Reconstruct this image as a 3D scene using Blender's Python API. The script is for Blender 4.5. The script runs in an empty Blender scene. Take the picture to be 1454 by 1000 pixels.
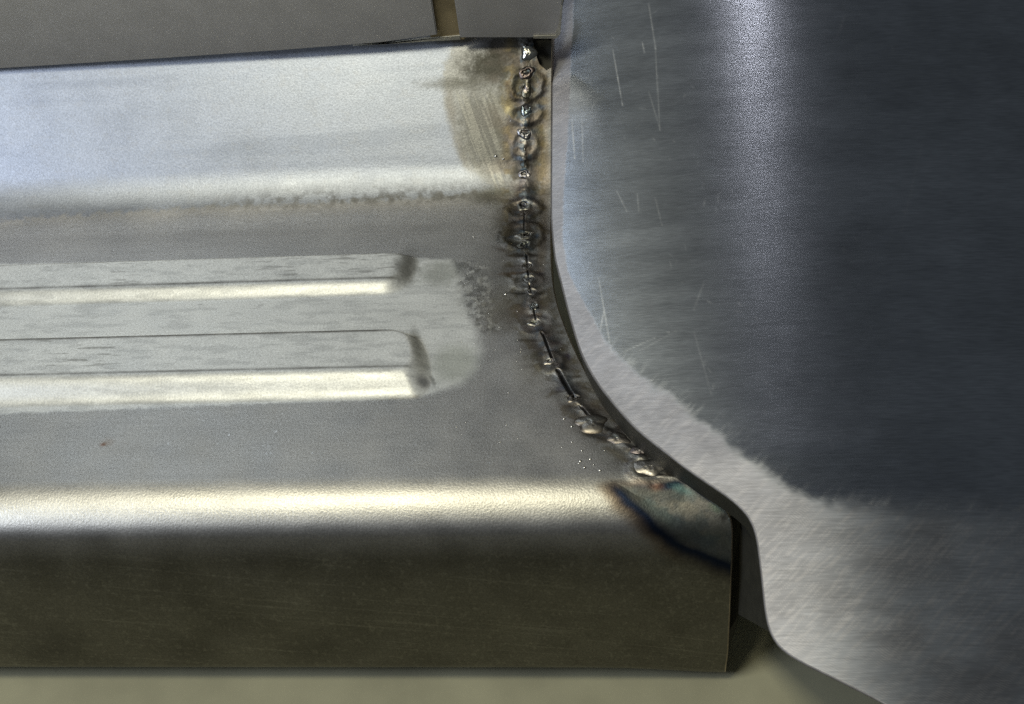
import bpy, math
import numpy as np

# ------------------------------------------------------------------ camera, world, lamps, exposure
W, H = 1454.0, 1000.0            # photograph size: measurements below are read in its pixels
F = 2148.0                       # focal length in those pixels
PITCH = math.radians(48)
DIST = 0.62
Xc = np.array([18800.0, 445.0, 2148.0]); Xc /= np.linalg.norm(Xc)      # sill axis seen by the camera
zb = math.sin(PITCH)
zr = zu = 0.0
zu = 0.66
for _ in range(30):
    zr = -(zu * Xc[1] + zb * Xc[2]) / Xc[0]
    zu = math.sqrt(max(0, 1 - zb * zb - zr * zr))
Zc = np.array([zr, zu, zb])
Yc = np.cross(Zc, Xc)
R = np.stack([Xc, Yc, Zc], 1)    # world -> camera (right, up, back)
RT = R.T                         # camera -> world
CAM = RT @ np.array([0, 0, DIST])

scn = bpy.context.scene
cd = bpy.data.cameras.new('camera'); cam = bpy.data.objects.new('camera', cd)
scn.collection.objects.link(cam); scn.camera = cam
cd.sensor_width = 36.0; cd.lens = F / W * 36.0; cd.clip_start = 0.01; cd.clip_end = 50
from mathutils import Matrix
M = Matrix.Identity(4)
for i in range(3):
    for j in range(3):
        M[i][j] = RT[i, j]
    M[i][3] = CAM[i]
cam.matrix_world = M

world = bpy.data.worlds.new('World'); scn.world = world; world.use_nodes = True
world.node_tree.nodes['Background'].inputs[0].default_value = (0.90, 0.97, 1.0, 1)
world.node_tree.nodes['Background'].inputs[1].default_value = 0.05

def lamp(name, loc, aim, sx, sy, power, color, spin=0.0):
    d = bpy.data.lights.new(name, 'AREA'); d.shape = 'RECTANGLE'; d.size = sx; d.size_y = sy
    d.energy = power; d.color = color
    o = bpy.data.objects.new(name, d); scn.collection.objects.link(o)
    o.location = loc
    from mathutils import Vector
    v = Vector(aim) - Vector(loc)
    o.rotation_euler = v.to_track_quat('-Z', 'Y').to_euler()
    if spin:
        o.rotation_euler.rotate_axis('Z', spin)
    return o
lamp('ceiling_lamp_warm', (-0.36, -0.22, 1.5), (-0.1, 0.0, 0), 0.40, 0.28, 7.5, (1.0, 0.95, 0.74))
lamp('ceiling_lamp_cool', (-1.40, -0.70, 1.35), (-0.25, 0.15, 0), 0.9, 0.6, 13, (0.80, 0.87, 1.0))
lamp('ceiling_lamp_back', (0.09, 2.6, 1.65), (0.1, 0, 0), 0.035, 0.8, 2.0, (1.0, 0.94, 0.95))
lamp('fill_lamp_side', (-0.85, 1.15, 1.6), (-0.05, 0.05, 0), 0.5, 0.7, 2.3, (0.80, 0.90, 1.0))  # added fill light, brightens the tread and the fender's left

scn.view_settings.view_transform = 'Standard'
scn.view_settings.look = 'None'
scn.view_settings.gamma = 1.0
scn.view_settings.use_curve_mapping = False
scn.view_settings.exposure = 0.0
scn.cycles.use_denoising = False

# ------------------------------------------------------------------ maths helpers
def ray(px, py):
    d = np.array([(px - W / 2) / F, -(py - H / 2) / F, -1.0])
    return RT @ d
def sstep(a, b, x):
    t = np.clip((x - a) / (b - a), 0, 1)
    return t * t * (3 - 2 * t)
def _hash(ix, iy, seed):
    n = (ix.astype(np.int64) * 374761393 + iy.astype(np.int64) * 668265263 + seed * 1442695041) & 0xffffffff
    n = ((n ^ (n >> 13)) * 1274126177) & 0xffffffff
    n = ((n ^ (n >> 16)) * 2246822519) & 0xffffffff
    return ((n ^ (n >> 15)) & 0xffffff) / float(0xffffff)
def vnoise(x, y, seed=0):
    ix = np.floor(x); iy = np.floor(y)
    fx = x - ix; fy = y - iy
    fx = fx * fx * (3 - 2 * fx); fy = fy * fy * (3 - 2 * fy)
    a = _hash(ix, iy, seed); b = _hash(ix + 1, iy, seed)
    c = _hash(ix, iy + 1, seed); d = _hash(ix + 1, iy + 1, seed)
    return (a * (1 - fx) + b * fx) * (1 - fy) + (c * (1 - fx) + d * fx) * fy
def fbm(x, y, seed=0, o=4):
    r = np.zeros_like(x); amp = 0.5; tot = 0
    for k in range(o):
        r += amp * vnoise(x, y, seed + 17 * k); tot += amp
        x = x * 2.03 + 3.1; y = y * 2.03 + 7.7; amp *= 0.5
    return r / tot
def sdf_poly(X, S, poly):
    """signed distance, negative inside"""
    p = np.array(poly); n = len(p)
    d = np.full(X.shape, 1e9); ins = np.zeros(X.shape, bool)
    for i in range(n):
        a = p[i]; b = p[(i + 1) % n]; e = b - a
        t = np.clip(((X - a[0]) * e[0] + (S - a[1]) * e[1]) / (e @ e + 1e-18), 0, 1)
        d = np.minimum(d, np.hypot(X - a[0] - t * e[0], S - a[1] - t * e[1]))
        if a[1] != b[1]:
            c = ((a[1] > S) != (b[1] > S)) & (X < (b[0] - a[0]) * (S - a[1]) / (b[1] - a[1]) + a[0])
            ins ^= c
    return np.where(ins, -d, d)

class Profile:
    """a curve in the YZ plane drawn out along X"""
    def __init__(self, pts, step=0.0002):
        pts = np.array(pts); L = np.r_[0, np.cumsum(np.hypot(*np.diff(pts, axis=0).T))]
        self.len = L[-1]; n = int(self.len / step) + 1
        self.s = np.linspace(0, self.len, n)
        self.y = np.interp(self.s, L, pts[:, 0]); self.z = np.interp(self.s, L, pts[:, 1])
        k = np.ones(9) / 9
        for nm in ('y', 'z'):
            a = getattr(self, nm); b = np.convolve(np.pad(a, 4, mode='reflect', reflect_type='odd'), k, 'valid'); setattr(self, nm, b)
        ty = np.gradient(self.y); tz = np.gradient(self.z); l = np.hypot(ty, tz); ty /= l; tz /= l
        self.ny = tz; self.nz = -ty           # normal to the camera side (s runs towards the camera / down)
    def at(self, s):
        f = lambda a: np.interp(s, self.s, a)
        return f(self.y), f(self.z), f(self.ny), f(self.nz)
    def hit(self, px, py, off=0.0):
        """first point of the surface met by the line of sight"""
        d = ray(px, py); y = self.y + off * self.ny; z = self.z + off * self.nz
        g = (y - CAM[1]) * d[2] - (z - CAM[2]) * d[1]
        i = np.nonzero(g[:-1] * g[1:] <= 0)[0]
        best = None
        for k in i:
            u = g[k] / (g[k] - g[k + 1] + 1e-30)
            yy = y[k] + u * (y[k + 1] - y[k]); zz = z[k] + u * (z[k + 1] - z[k])
            t = ((yy - CAM[1]) * d[1] + (zz - CAM[2]) * d[2]) / (d[1] ** 2 + d[2] ** 2)
            if t > 0 and (best is None or t < best[0]):
                best = (t, CAM[0] + t * d[0], self.s[k] + u * (self.s[k + 1] - self.s[k]))
        if best is None:
            if py > 900: return self.hit(px, py - 1, off)
            raise RuntimeError('no hit %s %s' % (px, py))
        return best[1], best[2]

def on_plane(px, py, axis, val):
    d = ray(px, py); t = (val - CAM[axis]) / d[axis]
    return CAM + t * d

# ------------------------------------------------------------------ mesh helpers
COL = scn.collection
def link(name, verts, faces, mat, parent=None, tint=None, surf=None, smooth=True):
    verts = np.asarray(verts, np.float32); faces = np.asarray(faces, np.int32)
    me = bpy.data.meshes.new(name)
    nf, k = faces.shape
    me.vertices.add(len(verts)); me.vertices.foreach_set('co', verts.ravel())
    me.loops.add(nf * k); me.loops.foreach_set('vertex_index', faces.ravel())
    me.polygons.add(nf); me.polygons.foreach_set('loop_start', np.arange(0, nf * k, k, dtype=np.int32))
    me.polygons.foreach_set('use_smooth', np.full(nf, smooth))
    for nm, a in (('tint', tint), ('surf', surf)):
        if a is not None:
            at = me.attributes.new(nm, 'FLOAT_COLOR', 'POINT')
            a = np.asarray(a); c = np.zeros((len(verts), 4), np.float32); c[:, :a.shape[1]] = a
            at.data.foreach_set('color', c.ravel())
    me.update(calc_edges=True); me.validate()
    me.materials.append(mat)
    o = bpy.data.objects.new(name, me); COL.objects.link(o)
    if parent: o.parent = parent
    return o
def grid_faces(nr, nc):
    i = np.arange(nr - 1)[:, None] * nc + np.arange(nc - 1)[None]
    return np.stack([i, i + 1, i + nc + 1, i + nc], -1)          # (nr-1, nc-1, 4)
def emit(name, P, mask, mat, parent, tint, surf):
    """link the masked cells of a grid as one mesh"""
    nr, nc = P.shape[:2]
    f = grid_faces(nr, nc)[mask]
    u, inv = np.unique(f.ravel(), return_inverse=True)
    return link(name, P.reshape(-1, 3)[u], inv.reshape(-1, 4), mat, parent,
                tint.reshape(-1, 3)[u], surf.reshape(-1, surf.shape[-1])[u])
def empty(name, loc, label, cat):
    o = bpy.data.objects.new(name, None); COL.objects.link(o); o.location = loc
    o.empty_display_size = 0.02
    o['label'] = label; o['category'] = cat
    return o
def under(o, p):     # a sub-part of a part (parts keep an identity world matrix)
    o.parent = p; o.matrix_parent_inverse = Matrix.Identity(4)
def keep(o, e):      # parent without moving
    o.parent = e; o.matrix_parent_inverse = Matrix.Translation(e.location).inverted()

# ------------------------------------------------------------------ materials
def metal(name, stretch=(1, 1, 1), aniso=0.0, fine=1500.0, bump=0.12, grain=0.25, dist=0.0002, coarse=(60, 0.12)):
    m = bpy.data.materials.new(name); m.use_nodes = True
    nt = m.node_tree; N = nt.nodes; L = nt.links; b = N['Principled BSDF']
    def n(t, **k):
        x = N.new(t)
        for a, v in k.items(): setattr(x, a, v)
        return x
    tc = n('ShaderNodeTexCoord'); mp = n('ShaderNodeMapping'); mp.inputs['Scale'].default_value = stretch
    L.new(tc.outputs['Object'], mp.inputs[0])
    nz = n('ShaderNodeTexNoise'); nz.inputs['Scale'].default_value = fine; nz.inputs['Detail'].default_value = 3
    L.new(mp.outputs[0], nz.inputs['Vector'])
    nc = n('ShaderNodeTexNoise'); nc.inputs['Scale'].default_value = coarse[0]; nc.inputs['Detail'].default_value = 5
    L.new(mp.outputs[0], nc.inputs['Vector'])
    at = n('ShaderNodeAttribute', attribute_name='tint'); sf = n('ShaderNodeAttribute', attribute_name='surf')
    sx = n('ShaderNodeSeparateColor'); L.new(sf.outputs['Color'], sx.inputs[0])
    g1 = n('ShaderNodeMapRange'); g1.inputs['From Min'].default_value = 0.25; g1.inputs['From Max'].default_value = 0.75
    g1.inputs['To Min'].default_value = 1 - grain; g1.inputs['To Max'].default_value = 1 + grain
    L.new(nz.outputs['Fac'], g1.inputs['Value'])
    g2 = n('ShaderNodeMapRange'); g2.inputs['From Min'].default_value = 0.3; g2.inputs['From Max'].default_value = 0.7
    g2.inputs['To Min'].default_value = 1 - coarse[1]; g2.inputs['To Max'].default_value = 1 + coarse[1]
    L.new(nc.outputs['Fac'], g2.inputs['Value'])
    mu = n('ShaderNodeMath', operation='MULTIPLY'); L.new(g1.outputs[0], mu.inputs[0]); L.new(g2.outputs[0], mu.inputs[1])
    vm = n('ShaderNodeVectorMath', operation='SCALE'); L.new(at.outputs['Color'], vm.inputs[0]); L.new(mu.outputs[0], vm.inputs['Scale'])
    L.new(vm.outputs[0], b.inputs['Base Color'])
    rr = n('ShaderNodeMath', operation='MULTIPLY'); L.new(sx.outputs[0], rr.inputs[0]); L.new(g2.outputs[0], rr.inputs[1])
    L.new(rr.outputs[0], b.inputs['Roughness']); L.new(sx.outputs[1], b.inputs['Metallic'])
    bp = n('ShaderNodeBump'); bp.inputs['Distance'].default_value = dist
    ms = n('ShaderNodeMath', operation='MULTIPLY'); ms.inputs[1].default_value = bump; L.new(sx.outputs[2], ms.inputs[0])
    L.new(ms.outputs[0], bp.inputs['Strength']); L.new(nz.outputs['Fac'], bp.inputs['Height'])
    L.new(bp.outputs[0], b.inputs['Normal'])
    if aniso:        # brushed along X: the highlight spreads across the brushing
        L.new(sf.outputs['Alpha'], b.inputs['Anisotropic'])
        cv = n('ShaderNodeCombineXYZ'); cv.inputs[0].default_value = 0.0; cv.inputs[1].default_value = -0.98; cv.inputs[2].default_value = -0.2
        L.new(cv.outputs[0], b.inputs['Tangent'])
    return m
STEEL = metal('bare_steel', (1, 1, 1), 0.0, 1300, 0.30, 0.22, coarse=(50, 0.08))
BRUSH = metal('brushed_aluminium', (0.10, 1, 1), 0.85, 1500, 0.13, 0.17, coarse=(130, 0.04))

def flat(name, col, rough, met, noise=0.15, scale=40, bump=0.0):
    m = bpy.data.materials.new(name); m.use_nodes = True
    nt = m.node_tree; N = nt.nodes; L = nt.links; b = N['Principled BSDF']
    tc = N.new('ShaderNodeTexCoord'); nz = N.new('ShaderNodeTexNoise'); nz.inputs['Scale'].default_value = scale
    nz.inputs['Detail'].default_value = 8; L.new(tc.outputs['Object'], nz.inputs['Vector'])
    mr = N.new('ShaderNodeMapRange'); mr.inputs['From Min'].default_value = 0.3; mr.inputs['From Max'].default_value = 0.7
    mr.inputs['To Min'].default_value = 1 - noise; mr.inputs['To Max'].default_value = 1 + noise
    L.new(nz.outputs['Fac'], mr.inputs['Value'])
    vm = N.new('ShaderNodeVectorMath'); vm.operation = 'SCALE'; vm.inputs[0].default_value = col; L.new(mr.outputs[0], vm.inputs['Scale'])
    L.new(vm.outputs[0], b.inputs['Base Color']); b.inputs['Roughness'].default_value = rough; b.inputs['Metallic'].default_value = met
    if bump:
        bp = N.new('ShaderNodeBump'); bp.inputs['Strength'].default_value = bump; bp.inputs['Distance'].default_value = 0.0004
        L.new(nz.outputs['Fac'], bp.inputs['Height']); L.new(bp.outputs[0], b.inputs['Normal'])
    return m
CONCRETE = flat('olive_concrete', (0.40, 0.385, 0.26), 0.75, 0, 0.14, 30)
DARKSTEEL = flat('dark_inner_steel', (0.055, 0.054, 0.045), 0.6, 0.5, 0.15, 200)  # near-black colour carries the shade inside the gap and hole
GREYSTEEL = flat('dull_grey_steel', (0.56, 0.545, 0.54), 0.50, 0.85, 0.06, 90, 0.10)
PALESTEEL = flat('pale_cut_edge', (0.62, 0.60, 0.52), 0.35, 0.9, 0.15, 200)
TAN = flat('heat_stained_strip', (0.36, 0.29, 0.17), 0.5, 0.7, 0.3, 90)
RIM = flat('worn_rim_aluminium', (0.30, 0.29, 0.29), 0.6, 0.9, 0.2, 200)
BRIGHT = flat('bright_edge_steel', (0.80, 0.78, 0.72), 0.25, 1, 0.1, 300)

# ------------------------------------------------------------------ sill: profile
COLX = 400.0
A = on_plane(COLX, 292, 2, 0.0); B = on_plane(COLX, 676, 2, 0.0)
yA, yB = A[1], B[1]
TH = math.radians(38)
RF = 0.050; tl = RF * math.tan(TH / 2)
u = np.array([math.cos(TH), math.sin(TH)])
pts = [np.array([yA, 0]) + u * 0.115]
ca = np.array([yA - tl, RF])
for a in np.linspace(TH, 0, 25): pts.append(ca + RF * np.array([math.sin(a), -math.cos(a)]))
# front: a slow roll over RA, a tighter bend over RB, then a bowed face that ends almost upright
RA, RB = 0.030, 0.016
TB, TC, TD = math.radians(36), math.radians(60), math.radians(86)
p = np.array([yB, 0.0]); pts.append(p.copy())
def run(r, t0, t1, n):
    global p
    for k in range(n):
        t = t0 + (t1 - t0) * (k + 0.5) / n
        p = p + r * (t1 - t0) / n * np.array([-math.cos(t), -math.sin(t)]); pts.append(p.copy())
run(RA, 0, TB, 30); run(RB, TB, TC, 20)
RAD = -p[1]; yR = p[0]; p0 = p.copy()
lo, hi = 0.02, 0.5
for _ in range(40):
    RC = 0.5 * (lo + hi); p = p0.copy(); k0 = len(pts); run(RC, TC, TD, 40); del pts[k0:]
    q = R @ (np.array([B[0], p[0], p[1]]) - CAM)
    if H / 2 - q[1] / -q[2] * F < 944: lo = RC
    else: hi = RC
p = p0.copy(); run(RC, TC, TD, 60)
yF = p[0]; zBot = p[1] - 0.006
for a in np.linspace(0, math.pi / 2, 8)[1:]: pts.append(np.array([yF + 0.004 * (1 - math.cos(a)), zBot + 0.006 - 0.006 * math.sin(a)]))
pts.append(np.array([yF + 0.02, zBot - 0.0002]))
SILL = Profile(pts)
S = lambda px, py: SILL.hit(px, py)
def srow(row, px=COLX): return S(px, row)[1]
MM = 0.001

def curve_xs(px_pts, prof_hit):
    p = np.array([prof_hit(*q) for q in px_pts]); o = np.argsort(p[:, 1]); return p[o]
def smooth_interp(s, p):
    x = np.interp(s, p[:, 1], p[:, 0]); k = 21
    return np.convolve(np.pad(x, k // 2, mode='edge'), np.ones(k) / k, 'valid')

edge_px = [(783, 10), (783, 60), (782, 150), (781.5, 250), (781, 330), (782, 384), (785, 410), (792, 440), (807, 480), (816, 500), (826, 520), (836, 540),
           (848, 560), (863, 580), (879, 600), (898, 621), (919, 640), (951, 669), (975, 687), (1003, 704), (1030, 722), (1037, 735), (1039, 752),
           (1038, 800), (1036.5, 834), (1034, 885), (1031.5, 930), (1029, 938)]
seam_px = [(749, 10), (749, 60), (747, 150), (745, 210), (745, 290), (744, 330), (748, 365), (751, 400), (757, 434), (762, 462), (771, 475), (784, 511),
           (792, 526), (812, 563), (826, 578), (840, 597), (868, 617), (905, 645), (935, 668), (950, 678)]
SEAM_END = S(950, 678)[1]
E = curve_xs(edge_px, S); SM = curve_xs(seam_px, S)
xL = S(-330, 500)[0]

rows = np.arange(0.0, SILL.len, 0.0004)
edgeX = smooth_interp(rows, E)
seamX = np.where(rows < SEAM_END, smooth_interp(rows, SM), 0)
# below the seam's end the two pieces meet a constant way in from the free edge
tail = np.interp(rows, [SEAM_END, SEAM_END + 0.02], [1, 3.0])
gap_end = edgeX[np.searchsorted(rows, SEAM_END)] - np.interp(SEAM_END, SM[:, 1], SM[:, 0])
seamX = np.where(rows < SEAM_END, seamX, edgeX - gap_end * tail)
fine0 = S(628, 400)[0]
n1, n2, n3 = 560, 400, 120
c1 = np.linspace(0, 1, n1, endpoint=False); c2 = np.linspace(0, 1, n2, endpoint=False); c3 = np.linspace(0, 1, n3)
X = np.concatenate([xL + (fine0 - xL) * c1[None] + 0 * rows[:, None],
                    fine0 + (seamX - fine0)[:, None] * c2[None],
                    seamX[:, None] + (edgeX - seamX)[:, None] * c3[None]], 1)
Sg = np.repeat(rows[:, None], X.shape[1], 1)
NC = X.shape[1]

# --- pressed ribs
hgt = np.zeros_like(X)
def rib(h, back0, back1, front0, front1, xe0, xe1, rowe, lead):
    b0, b1, f0, f1 = (srow(v) for v in (back0, back1, front0, front1))
    x0 = S(xe0, rowe)[0]; x1 = S(xe1, rowe)[0]
    fb = (Sg - b0) / (b1 - b0); ff = (f1 - Sg) / (f1 - f0)
    mid = (b0 + f1) / 2
    fe = (x1 + lead * (Sg - mid) - X) / (x1 - x0)
    ro = 1.1
    q = np.clip(1 + ro - np.minimum(fb, ff), 0, None); e = np.clip(1 + ro - fe, 0, None)
    f = 1 + ro - np.hypot(q, e)
    f = np.clip(f, 0, 1); f = 0.12 * f + 0.88 * f * f * (3 - 2 * f)
    return h * np.clip(f, 0, 1), (b0, b1, f0, f1, x0, x1)
r1, R1 = rib(2.8 * MM, 366, 371, 406, 426, 568, 590, 400, 0.0)
r2, R2 = rib(5.2 * MM, 474, 484, 537, 572, 590, 614, 520, 0.42)
hgt += r1 + r2

# ------------------------------------------------------------------ sill: colours of the metal, some light and shade painted in
tint = np.empty(X.shape + (3,)); tint[:] = (0.455, 0.445, 0.44)
rough = np.full(X.shape, 0.42); met = np.ones_like(X); bmp = np.full(X.shape, 0.6)
n_lo = fbm(X * 60, Sg * 90, 3); n_mid = fbm(X * 400, Sg * 400, 5); n_hi = fbm(X * 1500, Sg * 1500, 9, 2)
n_str = fbm(X * 45, Sg * 900, 11)
def blend(mask, col, rg=None, mt=None, bm=None):
    global tint, rough, met, bmp
    m = np.clip(mask, 0, 1)
    tint = tint * (1 - m[..., None]) + np.array(col) * m[..., None]
    if rg is not None: rough = rough * (1 - m) + rg * m
    if mt is not None: met = met * (1 - m) + mt * m
    if bm is not None: bmp = bmp * (1 - m) + bm * m
def poly(px): return [S(*q) for q in px]
def local(cx, cy, rad):
    x0, s0 = S(cx, cy); ex = abs(S(cx + 8, cy)[0] - x0) / 8; ey = abs(S(cx, cy + 4)[1] - S(cx, cy - 4)[1]) / 8
    r0 = max(0, np.searchsorted(rows, s0 - rad * ey) - 1); r1_ = np.searchsorted(rows, s0 + rad * ey) + 1
    xs = X[r0:r1_]; c = np.nonzero((xs.max(0) > x0 - rad * ex) & (xs.min(0) < x0 + rad * ex))[0]
    return x0, s0, ex, ey, (slice(r0, r1_), slice(c.min(), c.max() + 1))
def mixin(sl, m, col, rg=None, mt=None):
    m = np.clip(m, 0, 1)
    tint[sl] = tint[sl] * (1 - m[..., None]) + np.array(col) * m[..., None]
    if rg is not None: rough[sl] = rough[sl] * (1 - m) + rg * m
    if mt is not None: met[sl] = met[sl] * (1 - m) + mt * m
def blob(cx, cy, rx, ry, col, k, rot=0.0, hard=0.0, rg=None, mt=None, nz=0.5):
    x0, s0, ex, ey, sl = local(cx, cy, 1.7 * max(rx, ry))
    u = (X[sl] - x0) / ex; v = (Sg[sl] - s0) / ey
    c, s = math.cos(rot), math.sin(rot)
    d = np.hypot((u * c + v * s) / rx, (-u * s + v * c) / ry)
    d = d + nz * (n_mid[sl] - 0.5) + nz * 0.6 * (n_hi[sl] - 0.5)
    mixin(sl, (1 - sstep(hard, 1.15, d)) * k, col, rg, mt)
def ring(cx, cy, rx, ry, wd, col, k, nz=0.35):
    x0, s0, ex, ey, sl = local(cx, cy, 1.9 * max(rx, ry))
    d = np.hypot((X[sl] - x0) / ex / rx, (Sg[sl] - s0) / ey / ry) + nz * (n_mid[sl] - 0.5)
    mixin(sl, k * np.exp(-((d - 1) / wd) ** 2), col)
blend(sstep(-RAD * 0.45, -RAD * 1.9, SILL.at(rows)[1])[:, None] + 0 * X, (0.155, 0.15, 0.13), 0.40)  # face darkened in colour, standing for the dark surroundings it reflects
blend(np.exp(-((SILL.at(rows)[1] + RAD * 0.30) / (RAD * 0.38)) ** 2)[:, None] + 0 * X, (0.56, 0.55, 0.50), 0.42, 1.0, 1.4)  # edge lightened in colour to strengthen its highlight

# broad unevenness of the rolled sheet
tint *= (1 + 0.16 * (n_lo - 0.5) + 0.14 * (n_str - 0.5))[..., None]
blend((1 - sstep(srow(284), srow(298), Sg)), (0.27, 0.275, 0.275), 0.42)
# zinc-bright skin of the inner wall
dW = sdf_poly(X, Sg, poly([(-420, 30), (650, 25), (642, 70), (630, 110), (636, 160), (655, 225), (700, 268), (640, 279), (500, 286), (300, 294), (0, 314), (-420, 340)]))
mW = 1 - sstep(-2.5 * MM, 1.2 * MM, dW + 5 * MM * (n_mid - 0.5) + 2.5 * MM * (n_hi - 0.5))
blend(mW * 0.9, (0.34, 0.37, 0.43), 0.40, 0.9, 0.5)
blend(mW * 0.30 * sstep(0.5, 0.7, n_lo), (0.30, 0.33, 0.385))
blend(mW * 0.6 * sstep(0.45, 0.7, fbm(X * 10, Sg * 130, 23)), (0.26, 0.285, 0.335))
blend(mW * 0.25 * sstep(0.62, 0.72, fbm(X * 260, Sg * 420, 25)), (0.30, 0.31, 0.33))
blend(0.45 * np.exp(-((Sg - srow(268)) / (6 * MM)) ** 2) * sstep(S(150, 270)[0], S(420, 270)[0], X), (0.20, 0.21, 0.225))  # darker band in the colour, offsets a bright reflection at the wall foot
# speckled dirt along the wall foot, its dark tint spread to subdue a highlight
band = np.exp(-((Sg - srow(287)) / (4.2 * MM)) ** 2) * sstep(S(240, 286)[0], S(420, 286)[0], X) * (1 - sstep(S(690, 280)[0], S(730, 280)[0], X))
blend(band * 0.6 * sstep(0.40, 0.70, n_mid + 0.25 * (n_hi - 0.5)), (0.13, 0.125, 0.11), 0.55)
# pale coating over the ribs
dC = sdf_poly(X, Sg, poly([(-420, 392), (0, 375), (300, 370.5), (560, 365), (585, 366), (640, 369), (655, 395), (662, 430), (676, 465), (683, 500), (676, 525), (655, 545), (625, 556), (600, 563), (500, 569), (300, 576), (0, 588), (-420, 606)]))
soft = sstep(S(600, 450)[0], S(690, 450)[0], X)
mC = 1 - sstep(-1.1 * MM - 3 * MM * soft, 0.9 * MM + 3 * MM * soft, dC + 1.6 * MM * (n_mid - 0.5) + 1.0 * MM * (n_hi - 0.5))
blend(mC, (0.78, 0.79, 0.755), 0.38, 0.30, 0.5)
blend(mC * 0.35 * sstep(0.48, 0.7, fbm(X * 90, Sg * 500, 31)), (0.40, 0.41, 0.40))
# flaked coat at its end
dFl = sdf_poly(X, Sg, poly([(640, 368), (690, 372), (700, 410), (700, 455), (715, 470), (680, 475), (655, 440)]))
fl = (1 - sstep(-3 * MM, 2 * MM, dFl)) * sstep(0.50, 0.60, fbm(X * 500, Sg * 500, 41) + 0.2 * (n_hi - 0.5))
blend(fl * 0.8, (0.62, 0.63, 0.60), 0.4, 0.4)
blend((1 - sstep(-3 * MM, 2 * MM, dFl)) * sstep(0.52, 0.6, fbm(X * 450, Sg * 450, 43)) * 0.6, (0.16, 0.16, 0.15))
# shade painted into the worn rib creases, and scuffs on the ribs
def crease(s0, w, x1, k, col=(0.17, 0.165, 0.15), seed=51):
    m = np.exp(-((Sg - s0) / w) ** 2) * (1 - sstep(x1 - 3 * MM, x1 + 2 * MM, X))
    blend(m * k * (0.55 + 0.9 * fbm(X * 120, Sg * 120, seed)), col)
crease(R1[2] - 0.4 * MM, 0.8 * MM, R1[4], 0.85)
crease(R2[1] + 0.1 * MM, 0.8 * MM, R2[4], 0.9)
crease(R2[2] - 0.6 * MM, 0.7 * MM, R2[4], 0.75, seed=57)
sc = fbm(X * 110, Sg * 1100, 61)
onr2 = (Sg > R2[1]) & (Sg < R2[2]) & (X < R2[4])
blend(onr2 * sstep(0.60, 0.72, sc) * sstep(0.50, 0.64, fbm(X * 22, Sg * 30, 67) + 0.2 * (X - xL) / (R2[4] - xL) - 0.12) * 0.6, (0.20, 0.195, 0.17))
onr1 = (Sg > R1[0]) & (Sg < R1[2]) & (X < R1[4])
blend(onr1 * sstep(0.60, 0.72, fbm(X * 90, Sg * 800, 63)) * sstep(0.48, 0.62, fbm(X * 22, Sg * 30, 68)) * 0.5, (0.20, 0.195, 0.18))
valley = (Sg > R1[3]) & (Sg < R2[0])
blend(valley * mC * sstep(0.64, 0.78, fbm(X * 260, Sg * 600, 65)) * sstep(0.5, 0.65, fbm(X * 30, Sg * 60, 69)) * 0.4, (0.27, 0.27, 0.26))
blob(577, 384, 22, 32, (0.15, 0.15, 0.135), 0.85, 0.0, 0.2, 0.6)
blob(625, 388, 36, 22, (0.36, 0.37, 0.33), 0.7, 0, 0.3)
blob(592, 490, 9, 34, (0.20, 0.195, 0.165), 0.7, -0.35, 0.1, 0.45)  # shaded end bevel of the lower rib, painted dark
blob(645, 516, 40, 34, (0.46, 0.48, 0.42), 0.7, 0, 0.4, 0.45, nz=0.2)
blob(614, 540, 4, 11, (0.14, 0.14, 0.12), 0.7, -0.5, 0.1)
blob(602, 545, 13, 9, (0.92, 0.91, 0.86), 0.9, 0.2, 0.3, 0.22, 0.9, nz=0.2)  # glint on the lower rib's tip, painted bright
# rust speck
blob(147, 631, 6, 4, (0.22, 0.09, 0.04), 0.9)
blob(152, 628, 12, 7, (0.34, 0.25, 0.18), 0.4)
# tiny bright nicks in the bare sheet
nick = sstep(0.90, 0.95, vnoise(X * 1300, Sg * 1100, 71)) * sstep(0.80, 0.9, vnoise(X * 330, Sg * 330, 73)) * (Sg > R2[3]) * (Sg < srow(675))
blend(nick * 0.7, (0.85, 0.85, 0.82), 0.3)

# dust, smears and faint scratches on the bowed face
onF = sstep(-RAD * 1.0, -RAD * 1.8, SILL.at(rows)[1])[:, None] + 0 * X
tint *= (1 + onF * (0.35 * (fbm(X * 16, Sg * 40, 151) - 0.5) + 0.5 * (fbm(X * 60, Sg * 60, 153) - 0.5)))[..., None]
blend(onF * 0.25 * sstep(0.62, 0.74, fbm(X * 700, Sg * 700, 155)), (0.34, 0.33, 0.28), 0.5)
blend(onF * 0.22 * sstep(0.68, 0.76, fbm((X + 0.12 * Sg) * 18, (Sg - 0.12 * X) * 1500, 157, 3)), (0.36, 0.35, 0.31))
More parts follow.
